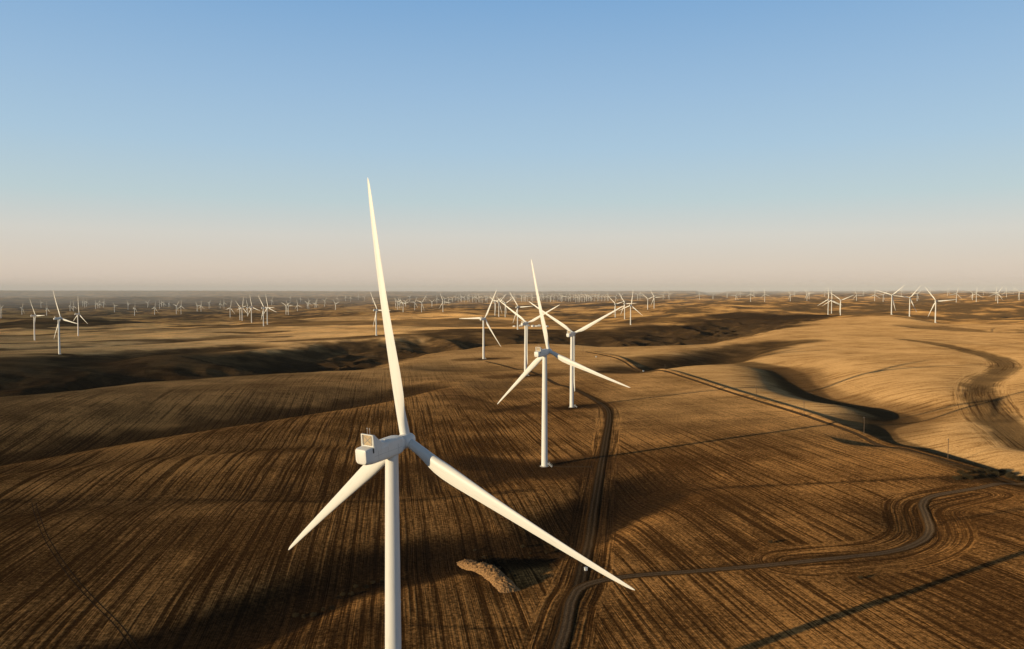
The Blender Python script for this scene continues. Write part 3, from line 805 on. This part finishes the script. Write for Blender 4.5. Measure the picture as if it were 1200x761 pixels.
def hub_mesh(n=32):
    mb = MB()
    prof = [(-1.95, 1.55), (-1.9, 1.75), (-1.2, 1.95), (0, 2.0), (.9, 1.9), (1.7, 1.6), (2.3, 1.15), (2.65, .65), (2.8, .15)]
    mb.rings([[(r * math.cos(2 * math.pi * k / n), y, r * math.sin(2 * math.pi * k / n)) for k in range(n)] for y, r in prof])
    return mb

def blade_mesh(nsec=44, npt=28):
    """along +Z, leading edge to -X, suction side to -Y (downwind)"""
    st = [0, 1.2, 2.5, 5, 8, 11, 14, 18, 24, 32, 40, 48, 55, 61, 65, 66.4, 67]
    ch = [2.5, 2.5, 2.5, 2.6, 3.15, 3.75, 4.05, 3.95, 3.45, 2.85, 2.35, 1.92, 1.55, 1.18, .78, .45, .12]
    th = [1, 1, 1, .92, .68, .50, .40, .33, .28, .24, .22, .20, .19, .18, .17, .17, .17]
    tw = [14, 14, 14, 14, 14, 13, 12, 10, 7.5, 5, 3.2, 1.8, .8, 0, -.6, -1, -1]
    mb = MB(); rings = []
    rs = sorted(set(list(np.linspace(1.2, 64, nsec)) + [65, 65.8, 66.4, 66.75, 67]))
    for r in rs:
        c = float(np.interp(r, st, ch)); t = float(np.interp(r, st, th)); a = R(float(np.interp(r, st, tw)) + 2.0)
        w = float(np.clip((r - 2.5) / 9.0, 0, 1)); w = w * w * (3 - 2 * w)
        ax = .5 + (.30 - .5) * w
        pre = 1.6 * (r / RB) ** 2.2 - .6 * math.sin(math.pi * r / RB)
        ring = []
        for k in range(npt):
            q = 2 * math.pi * k / npt
            xc = .5 - .5 * math.cos(q)                      # 0 at the leading edge
            # circle
            yc = -.5 * math.sin(q)
            # airfoil thickness
            yt = 5 * (.2969 * math.sqrt(max(xc, 0)) - .126 * xc - .3516 * xc ** 2 + .2843 * xc ** 3 - .1036 * xc ** 4)
            camber = .035 * (1 - (2 * xc - .9) ** 2)
            up = q < math.pi
            ya = (-(yt * t) - camber * w) if up else (yt * t * .8 - camber * w)
            yy = yc * t * (1 - w) + ya * w if w < 1 else ya
            X = (xc - ax) * c; Y = yy * c
            x2 = X * math.cos(a) + Y * math.sin(a); y2 = -X * math.sin(a) + Y * math.cos(a)
            ring.append((x2, y2 + pre, r))
        rings.append(ring)
    mb.rings(rings)
    return mb

HUB_LOC = Vector((0, OVER, HUB + math.tan(TILT) * 0))
def place_rotor(hub, blades, az):
    qt = Quaternion((1, 0, 0), TILT)
    hub.rotation_mode = 'QUATERNION'; hub.rotation_quaternion = qt @ Quaternion((0, 1, 0), R(az)); hub.location = HUB_LOC
    for k, b in enumerate(blades):
        b.rotation_mode = 'QUATERNION'
        b.rotation_quaternion = qt @ Quaternion((0, 1, 0), R(az + 120 * k)); b.location = HUB_LOC

def make_turbine():
    root = empty("wind_turbine", (0, 0, 0))
    tw = tower_mesh().build('tower', M['paint'], root, auto=40)
    d = MB().box((0, -2.2, 3.2), (1.0, .16, 2.3)).build('door', M['grey'], tw)
    # stairs up to the door: landing, stringers, treads, rails, on the side away from the sun
    st = MB()
    st.box((0, -3.1, 2.0), (1.6, 1.6, .12))
    for sx in (-.75, .75):
        st.tube((sx, -3.8, 2.0), (sx, -6.3, .05), .07, n=6)
        st.tube((sx, -3.8, 3.1), (sx, -6.3, 1.15), .04, n=6); st.tube((sx, -2.4, 3.1), (sx, -3.8, 3.1), .04, n=6)
        st.tube((sx, -3.85, 2.0), (sx, -3.85, 3.1), .04, n=6); st.tube((sx, -6.3, .05), (sx, -6.3, 1.15), .04, n=6)
        st.tube((sx, -3.6, 0), (sx, -3.6, 2.0), .06, n=6)
    for k in range(9):
        t = (k + .5) / 9; st.box((0, -3.8 - 2.5 * t, 2.0 - 1.95 * t), (1.5, .26, .05))
    stairs = st.build('stairs', M['white'], root); stairs.rotation_euler = (0, 0, R(94)); d.rotation_euler = (0, 0, R(94))
    pad = MB().rings([circle_ring((0, 0, -.6), 3.3, 32), circle_ring((0, 0, .18), 3.3, 32), circle_ring((0, 0, .22), 3.2, 32)]).build('plinth', M['concrete'], root, auto=30)
    nc = nacelle_mesh().build('nacelle', M['paint'], root, auto=38)
    nc.location = (0, 0, HUB - .45); nc.rotation_euler = (TILT, 0, 0)
    # cooler on the roof: frame, mesh panel, cheek fins
    fr = MB()
    y0 = -7.9; zb = 1.86; zt = 4.75; hw = 1.75
    for sx in (-1, 1): fr.box((sx * hw, y0, (zb + zt) / 2), (.22, .3, zt - zb))
    fr.box((0, y0, zt), (2 * hw + .22, .32, .2)); fr.box((0, y0, zb + .18), (2 * hw - .23, .28, .2))
    cf = fr.build('cooler_frame', M['paint'], nc)
    pn = MB().box((0, y0 + .05, (zb + zt) / 2 + .05), (2 * hw - .24, .1, zt - zb - .5))
    pn.build('cooler_panel', M['radiator'], nc)
    br = MB()
    for sx in (-1, 1): br.tube((sx * (hw - .15), y0 - .06, zb + .35), (-sx * (hw - .15), y0 - .06, zt - .15), .045, n=6)
    br.tube((-hw + .35, y0 - .06, zb + .3), (-hw + .35, y0 - .06, zt - .1), .05, n=6); br.tube((hw - .35, y0 - .06, zb + .3), (hw - .35, y0 - .06, zt - .1), .05, n=6)
    br.build('brace', M['grey'], nc)
    for sx in (-1, 1):
        fx = sx * (hw + .13)
        pts = [(fx, y0 - .12, .75), (fx, y0 - .12, zt + .08), (fx, y0 + .35, zt + .08), (fx, y0 + 2.6, 2.45), (fx, y0 + 4.4, 1.9), (fx, y0 + 4.5, 1.2), (fx, y0 + 1.0, .75)]
        MB().prism([(p[0] + (.24 if sx > 0 else -.24) * (1 if p[2] < 1.9 else .15), p[1], p[2]) for p in pts], (sx * .1, 0, 0)).build('cooler_fin', M['paint'], nc)
    for sx in (.15, .95):
        a = MB().tube((sx, y0, zt), (sx, y0, zt + 1.5), .05, n=6); a.box((sx, y0, zt + 1.5), (.28, .1, .12)); a.tube((sx, y0, zt + 1.5), (sx, y0, zt + 1.75), .07, n=6)
        a.build('wind_sensor', M['grey'], nc)
    MB().box((hw + .36, y0 - .35, 1.15), (.05, .35, 1.2)).build('gap_shade', M['darkgap'], nc)  # dark strip standing in for the shade in the gap at the fin
    sm = MB()
    sm.box((2.085, -3.2, -.35), (.03, 9.5, .05)); sm.box((-2.085, -3.2, -.35), (.03, 9.5, .05))
    for yy in (-6.6, -3.2, .2): sm.box((2.08, yy, -.5), (.03, .05, 2.6))
    sm.build('panel_seam', M['grey'], nc)
    MB().box((0, -1.2, 2.0), (1.3, 1.6, .16)).build('roof_hatch', M['paint'], nc)
    hb = hub_mesh().build('hub', M['paint'], root, smooth=True)
    b0 = blade_mesh().build('blade', M['paint'], root, auto=50)
    bl = [b0]
    for k in (1, 2):
        b = b0.copy(); COL.objects.link(b); bl.append(b)
    return root

def dup_tree(o, parent=None):
    c = o.copy(); COL.objects.link(c)
    if parent is not None: c.parent = parent
    for ch in list(o.children): dup_tree(ch, c)
    return c

proto = make_turbine()
used = False
def place(x, y, z, yaw, az, label, group):
    global used
    o = dup_tree(proto) if used else proto
    used = True
    o.location = (x, y, z); o.rotation_euler = (0, 0, -R(yaw))
    hb = [c for c in o.children if c.name.split('.')[0] == 'hub'][0]
    bl = [c for c in o.children if c.name.split('.')[0] == 'blade']
    place_rotor(hb, bl, az)
    tag(o, label, 'wind turbine', group)
    return o
G1 = 'wind turbines standing across the farmland'
near_lab = [
    'largest white wind turbine in the foreground with one blade pointing up across the sky',
    'white wind turbine directly right of the largest one, standing beside the dirt track',
    'white turbine behind and right of the second one, two blades raised in a wide V',
    'white turbine between the second turbine and the ridge turbine, blades raised in a V',
    'white wind turbine on the ridge with one blade pointing level to the left',
    'tallest white wind turbine at the far left, its lit blade reaching right',
    'small white wind turbine standing just left of the raised foreground blade',
    'rightmost of the three white turbines on the golden hill, largest of them',
    'middle of the three white turbines on the golden hill at right',
]
for s, lb in zip(near_spec, near_lab):
    place(s[0], s[1], height(s[0], s[1]), s[3], s[4], lb, G1)
mid_lab = [
    'leftmost white turbine of the group of three at the far left',
    'turbine standing behind and right of the tallest one at the far left',
    'small turbine above the ridge just left of the second turbine, beside the white sheds',
    'left one of three small turbines close behind the ridge turbine',
    'middle one of three small turbines close behind the ridge turbine',
    'right one of three small turbines close behind the ridge turbine',
    'left one of three small turbines above the dark coulee right of centre',
    'middle one of three small turbines above the dark coulee right of centre',
    'tallest and nearest of three small turbines above the dark coulee right of centre',
    'left one of the small pair beyond the dark coulee right of centre',
    'right one of the small pair beyond the dark coulee right of centre',
    'leftmost small turbine behind the crest of the golden hill',
    'small turbine right beside the leftmost one behind the golden hill crest',
    'small turbine with raised blades at the crest, right one of three there',
    'left one of the three larger turbines on the golden hill at right',
    'leftmost turbine of the cluster on the left plain',
    'second turbine from the left in the cluster on the left plain',
    'third turbine from the left in the cluster on the left plain',
    'fourth turbine from the left in the cluster, set farther back than its neighbours',
    'fifth turbine from the left in the cluster on the left plain',
    'nearest turbine of the cluster on the left plain',
    'rightmost turbine of the cluster on the left plain',
]
for s, lb in zip(mid_spec, mid_lab):
    place(s[0], s[1], height(s[0], s[1]), s[3], s[4], lb, G1)

# distant turbines: one mesh each, too small to show their parts
def far_mesh(az):
    mb = MB()
    zs = [0, 27, 55, HUB - 2]
    mb.rings([circle_ring((0, 0, z), 2.25 - .62 * z / 80, 10) for z in zs])
    mb.rings([rrect(w, HUB + zl, HUB + zh, .5, .8, y, 1) for y, w, zl, zh in ((-8, 3.2, -1.8, 1.5), (-7, 3.9, -2.1, 1.75), (2, 4, -2.2, 2), (3.7, 3.3, -1.7, 1.7))])
    mb.box((0, -5.9, HUB + 3.2), (3.6, .4, 3.0))
    qt = Quaternion((1, 0, 0), TILT)
    mb.rings([[tuple(HUB_LOC + qt @ Vector((r * math.cos(2 * math.pi * k / 10), y, r * math.sin(2 * math.pi * k / 10)))) for k in range(10)] for y, r in ((-1.9, 1.7), (0, 2.0), (1.7, 1.6), (2.8, .2))])
    bm = blade_mesh(9, 8)
    for k in range(3):
        q = qt @ Quaternion((0, 1, 0), R(az + 120 * k))
        i = len(mb.v)
        mb.v += [tuple(HUB_LOC + q @ Vector(v)) for v in bm.v]
        mb.f += [tuple(i + a for a in f) for f in bm.f]
    return mb
variants = []
for k in range(9):
    o = far_mesh(k * 13.3 + 4).build('wind_turbine', M['paint'], None, auto=45)
    variants.append(o)
vused = [False] * 9
regions = [(110, 'tiny hazy white turbine on the low plain at the far left', 'distant turbines at the far left'),
           (205, 'tiny hazy white turbine on the plain left of the cluster', 'distant turbines left of the cluster'),
           (270, 'tiny white turbine on the plain next to the cluster', 'distant turbines beside the cluster'),
           (455, 'tiny white turbine on the plain between the cluster and the raised foreground blade', 'distant turbines right of the cluster'),
           (530, 'tiny white turbine just right of the raised foreground blade', 'distant turbines beside the raised blade'),
           (632, 'tiny hazy white turbine in the far row behind the ridge turbine', 'distant row left of the second turbine'),
           (715, 'tiny hazy white turbine in the far row right of the second turbine', 'distant row right of the second turbine'),
           (800, 'tiny hazy white turbine on the horizon behind the small turbines right of centre', 'distant turbines right of centre'),
           (905, 'tiny white turbine on the far brown hills below the notch in the skyline', 'distant turbines on the brown hills'),
           (1015, 'tiny white turbine on the far hills behind the golden hill crest', 'distant turbines behind the golden crest'),
           (1110, 'tiny white turbine on the horizon behind the three golden hill turbines', 'distant turbines behind the golden hill'),
           (1300, 'tiny white turbine on the horizon at the far right', 'distant turbines at the far right')]
for px, by, hp in sorted(FARS):
    D0 = min(F * HUB / hp, 10800 + 900 * rng.random())
    ds = np.linspace(D0 * .72, min(D0 * 1.35, 19000), 240)
    xs = (px - 600) / F * ds
    h = height(xs, ds)
    err = np.abs((CZ - h) / ds * F + EYE - by) + .35 * np.abs(np.log(ds / D0)) * 6
    i = int(np.argmin(err))
    k = random.randrange(9)
    if vused[k]:
        o = variants[k].copy(); COL.objects.link(o)
    else:
        o = variants[k]; vused[k] = True
    o.location = (xs[i], ds[i], h[i] - .3); o.rotation_euler = (0, 0, -R(YAW + rng.normal() * 5))
    for lim, lb, gr in regions:
        if px < lim:
            tag(o, lb, 'wind turbine', gr); break
for k in range(9):
    if not vused[k]: bpy.data.objects.remove(variants[k])

# ------------------------------------------------------------------ utility poles along the lane
def make_pole():
    root = empty('utility_pole', (0, 0, 0))
    MB().tube((0, 0, -1), (0, 0, 14.5), .24, .17, n=10).build('post', M['wood'], root, auto=50)
    ca = MB().box((0, .2, 13.6), (2.6, .14, .16)).build('crossarm', M['wood'], root)
    for sx in (-1.15, -.5, 1.15):
        MB().tube((sx, .2, 13.68), (sx, .2, 14.0), .07, .05, n=8).build('insulator', M['grey'], ca)
    return root
polep = make_pole()
pole_px = [(683.5, 412.5, 'utility pole farthest along the lane, nearest the coulee'), (716, 423, 'second farthest utility pole along the lane'),
           (780, 439, 'third farthest utility pole along the lane'), (888, 467, 'utility pole beside the middle of the lane, left of the golden gully'),
           (944.3, 488.5, 'utility pole beside the lane in front of the golden field'), (1015.7, 509.5, 'utility pole in front of the gully end beside the lane'),
           (1115.6, 539, 'nearest utility pole, right beside the dark lane bank')]
for k, (px, py, lb) in enumerate(pole_px):
    x, y = to_land(px, py)
    o = polep if k == 0 else dup_tree(polep)
    o.location = (x, y, height(x, y)); o.rotation_euler = (0, 0, R(25))
    tag(o, lb, 'utility pole', 'utility poles along the lane')

# ------------------------------------------------------------------ small white marker cabinets
def make_cabinet():
    root = empty('field_cabinet', (0, 0, 0))
    MB().box((0, 0, .95), (1.6, 1.2, 1.7)).build('housing', M['white'], root)
    MB().prism([(-.95, -.75, 1.8), (.95, -.75, 1.8), (.95, -.75, 1.9), (0, -.75, 2.05), (-.95, -.75, 1.9)], (0, 1.5, 0)).build('lid', M['roof'], root)
    MB().box((0, 0, .05), (2.0, 1.6, .2)).build('base', M['concrete'], root)
    return root
cabp = make_cabinet()
for k, (px, py, lb) in enumerate([(688, 674, 'small white cabinet at the corner of the track and the gravel road'),
                                  (699, 419, 'small white cabinet beside the far end of the lane'), (754.5, 436, 'small white cabinet at the lane, in front of the lit knoll')]):
    x, y = to_land(px, py)
    o = cabp if k == 0 else dup_tree(cabp)
    o.location = (x, y, height(x, y)); o.rotation_euler = (0, 0, R(20)); o.scale = (.75, .75, .75) if k == 0 else (1.3, 1.3, 1.2)
    tag(o, lb, 'cabinet', 'white field cabinets')

# ------------------------------------------------------------------ white sheds on the plain beyond the coulee
def make_shed(w, l, h):
    root = empty('white_shed', (0, 0, 0))
    MB().box((0, 0, h / 2), (w, l, h)).build('wall', M['white'], root)
    MB().prism([(-w / 2 - .3, -l / 2 - .4, h + .003), (w / 2 + .3, -l / 2 - .4, h + .003), (0, -l / 2 - .4, h + w * .22)], (0, l + .8, 0)).build('roof', M['roof'], root)
    return root
shedp = [make_shed(9, 12, 4.5), make_shed(12, 9, 6)]
shed_lab = ['low white shed left of the fourth turbine tower', 'white shed hidden close behind the fourth turbine hub', 'first white shed right of the fourth turbine hub', 'second white shed right of the fourth turbine hub',
            'third white shed in the row beyond the coulee', 'fourth white shed in the row, just left of the raised blade', 'white shed right of the second turbine blade, last of the row']
for k, (px, py) in enumerate([(602.5, 382), (610, 382), (619.5, 382), (624.5, 382), (628.5, 381.8), (632, 381.6), (641, 381.5)]):
    y = 3060 + 25 * (k % 3); x = (px - 600) / F * y
    o = shedp[k] if k < 2 else dup_tree(shedp[k % 2])
    o.location = (x, y, height(x, y) - .2); o.rotation_euler = (0, 0, R(-15 + 23 * (k % 4)))
    tag(o, shed_lab[k], 'shed', 'white sheds beyond the coulee')

# ------------------------------------------------------------------ the straw covered bank in the swale
def make_mound():
    a = np.array(to_land(545, 664)); b = np.array(to_land(597, 698))
    c = (a + b) / 2; dr = (b - a); L = np.linalg.norm(dr) / 2; ang = math.atan2(dr[1], dr[0])
    nu, nv = 190, 44
    us = np.linspace(-1.08, 1.08, nu); vs = np.linspace(-1, 1, nv)
    U, Vv = np.meshgrid(us, vs, indexing='ij')
    lx = U * L; ly = Vv * 4.6 * (1 + .12 * gnoise(U * 5, Vv * 0 + .5, 9))
    prof = np.clip(1 - np.abs(U / 1.08) ** 8, 0, 1) * np.clip(1 - np.abs(Vv) ** 2.6, 0, 1)
    n = gnoise(lx / 4.2, ly / 4.2, 3) * .7 + gnoise(lx / 1.5, ly / 1.5, 5) * .6 + gnoise(lx / .6, ly / .6, 6) * .45 + gnoise(lx / .3, ly / .3, 8) * .25
    X = c[0] + lx * math.cos(ang) - ly * math.sin(ang) + .35 * gnoise(lx, ly, 31); Y = c[1] + lx * math.sin(ang) + ly * math.cos(ang) + .35 * gnoise(lx, ly, 32)
    hz = height(X.ravel(), Y.ravel()).reshape(X.shape)
    Z = hz + prof * (2.9 + n * .95) - .2
    V = np.stack([X, Y, Z], -1).reshape(-1, 3)
    Fc = [(i * nv + j, (i + 1) * nv + j, (i + 1) * nv + j + 1, i * nv + j + 1) for i in range(nu - 1) for j in range(nv - 1)]
    o = mesh_obj('straw_mound', V, Fc, M['straw'], None, True)
    tag(o, 'long pale straw covered mound in the dark hollow below the foreground turbine', 'mound')
make_mound()

# ------------------------------------------------------------------ dark brush
def make_shrub():
    root = empty('shrub', (0, 0, 0))
    st = MB()
    for k in range(7):
        a = k * .9; t = Vector((math.cos(a) * .9, math.sin(a) * .9, 1.3 + .5 * random.random()))
        st.tube((0, 0, -.2), t, .06, .02, n=5)
    st.build('stem', M['twig'], root)
    mb = MB()
    lobes = [(random.uniform(-1, 1), random.uniform(-1, 1), random.uniform(.6, 1.7), random.uniform(.5, .95)) for _ in range(9)]
    for k in range(1500):
        lx, ly, lz, lr = random.choice(lobes)
        d = Vector((random.gauss(0, 1), random.gauss(0, 1), random.gauss(0, 1))).normalized() * lr * random.random() ** .4
        p = Vector((lx, ly, lz)) + d
        if p.z < .05: continue
        a = Vector((random.gauss(0, 1), random.gauss(0, 1), random.gauss(0, 1))).normalized(); b = a.orthogonal().normalized()
        s = random.uniform(.06, .13)
        mb.poly([p - a * s, p + b * s * .5, p + a * s, p - b * s * .5])
    mb.build('foliage', M['leaf'], root)
    return root
shr = make_shrub()
spots = []
for k in range(16):
    spots.append((1128 + k * 5.0 + random.uniform(-2, 2), 560 + random.uniform(-5, 6), 1.5, 'dark dry shrub in the thicket below the lane bank at the right', 'shrubs below the lane bank'))
for k in range(12):
    spots.append((345 + k * 9 + random.uniform(-4, 4), 735 - k * 4.5 + random.uniform(-5, 5), .8, 'dark dry shrub in the shaded hollow left of the foreground tower', 'shrubs in the hollow'))
for k in range(8):
    spots.append((610 + random.uniform(0, 60), 648 + random.uniform(-6, 14), .7, 'dark dry shrub in the shaded hollow right of the straw mound', 'shrubs beside the mound'))
for k in range(7):
    spots.append((556 + k * 8 + random.uniform(-3, 3), 655 + k * 5.2 + random.uniform(-3, 2), .55, 'dark dry shrub growing on the far side of the straw mound', 'shrubs on the mound'))
spots.append((908, 641, 1.0, 'single dark shrub alone in the brown field above the gravel road', 'lone field shrubs'))
spots.append((1015, 684, .9, 'single dark shrub alone in the field below the gravel road', 'lone field shrubs'))
for k, (px, py, s, lb, gr) in enumerate(spots):
    x, y = to_land(px, py, 180, 700)
    if gr == 'shrubs on the mound': y += 2.0
    if py < 600 and y > 560: y = 540.0; x = (px - 600) / F * y
    o = shr if k == 0 else dup_tree(shr)
    o.location = (x, y, height(x, y)); o.rotation_euler = (0, 0, random.uniform(0, 6)); sc = s * random.uniform(.7, 1.25); o.scale = (sc, sc, sc * random.uniform(.7, 1))
    tag(o, lb, 'shrub', gr)

# ------------------------------------------------------------------ haze over the land
def haze():
    mb = MB().box((0, 20000, -20), (150000, 150000, 760))
    m, nt, out = new_mat("dusty_haze")
    vs = nt.add('ShaderNodeVolumeScatter')
    vs.inputs['Color'].default_value = (1.0, .975, .95, 1); vs.inputs['Anisotropy'].default_value = -.08
    sp = nt.add('ShaderNodeSeparateXYZ'); nt.link(nt.add('ShaderNodeNewGeometry').outputs['Position'], sp.inputs[0])
    mr = nt.add('ShaderNodeMapRange', interpolation_type='SMOOTHSTEP'); nt.link(sp.outputs[1], mr.inputs['Value'])
    mr.inputs['From Min'].default_value = 2500; mr.inputs['From Max'].default_value = 16000
    mr.inputs['To Min'].default_value = .5e-5; mr.inputs['To Max'].default_value = 4.6e-5
    nt.link(mr.outputs[0], vs.inputs['Density'])
    m.cycles.volume_step_rate = .06
    nt.link(vs.outputs[0], out.inputs['Volume'])
    o = mb.build('haze', m)
    o['kind'] = 'structure'
haze()

# ------------------------------------------------------------------ sky and sun
w = bpy.data.worlds.new("World"); scene.world = w; w.use_nodes = True
w.node_tree.nodes.clear(); nt = NT(w.node_tree)
out = nt.add('ShaderNodeOutputWorld'); bg = nt.add('ShaderNodeBackground')
sky = nt.add('ShaderNodeTexSky', sky_type='NISHITA')
sky.sun_disc = False; sky.sun_elevation = SUN_EL; sky.sun_rotation = SUN_HEAD + math.pi
sky.altitude = 300; sky.air_density = 1.0; sky.dust_density = .5; sky.ozone_density = 1.5
def lin(r, g, b, k=1.0):
    f = lambda c: k * (c / 12.92 if c <= .04045 else ((c + .055) / 1.055) ** 2.4)
    return (f(r / 255), f(g / 255), f(b / 255), 1.0)
tc = nt.add('ShaderNodeTexCoord')
sp = nt.add('ShaderNodeSeparateXYZ'); nt.link(tc.outputs['Generated'], sp.inputs[0])
grad = nt.ramp(nt.math('MULTIPLY', sp.outputs[2], 1.0, clamp=True), [(0.0, lin(212, 193, 178)), (.030, lin(217, 203, 188)), (.070, lin(214, 211, 203)), (.115, lin(191, 209, 213)),
               (.18, lin(172, 201, 222)), (.25, lin(156, 190, 221)), (.36, lin(126, 170, 214)), (.46, lin(98, 124, 156)), (.62, lin(68, 80, 98)), (1.0, lin(44, 50, 62))])
skyc = nt.mix(1.0, sky.outputs[0], c4(.12, .12, .12), 'MULTIPLY')
skyc = nt.mix(.94, skyc, grad)
nt.link(skyc, bg.inputs['Color']); bg.inputs['Strength'].default_value = 1.0
nt.link(bg.outputs[0], out.inputs['Surface'])

sd = bpy.data.lights.new("sun", 'SUN'); sd.energy = 5.0; sd.angle = R(.53); sd.color = (1.0, .775, .455)
so = bpy.data.objects.new("sun", sd); COL.objects.link(so)
ldir = Vector((math.sin(SUN_HEAD) * math.cos(SUN_EL), math.cos(SUN_HEAD) * math.cos(SUN_EL), -math.sin(SUN_EL)))
so.rotation_euler = ldir.to_track_quat('-Z', 'Y').to_euler()
so.location = (-300, -200, 300)

scene.view_settings.view_transform = 'Standard'; scene.view_settings.look = 'None'
scene.view_settings.exposure = 0; scene.view_settings.gamma = 1
scene.cycles.volume_bounces = 0; scene.cycles.max_bounces = 5
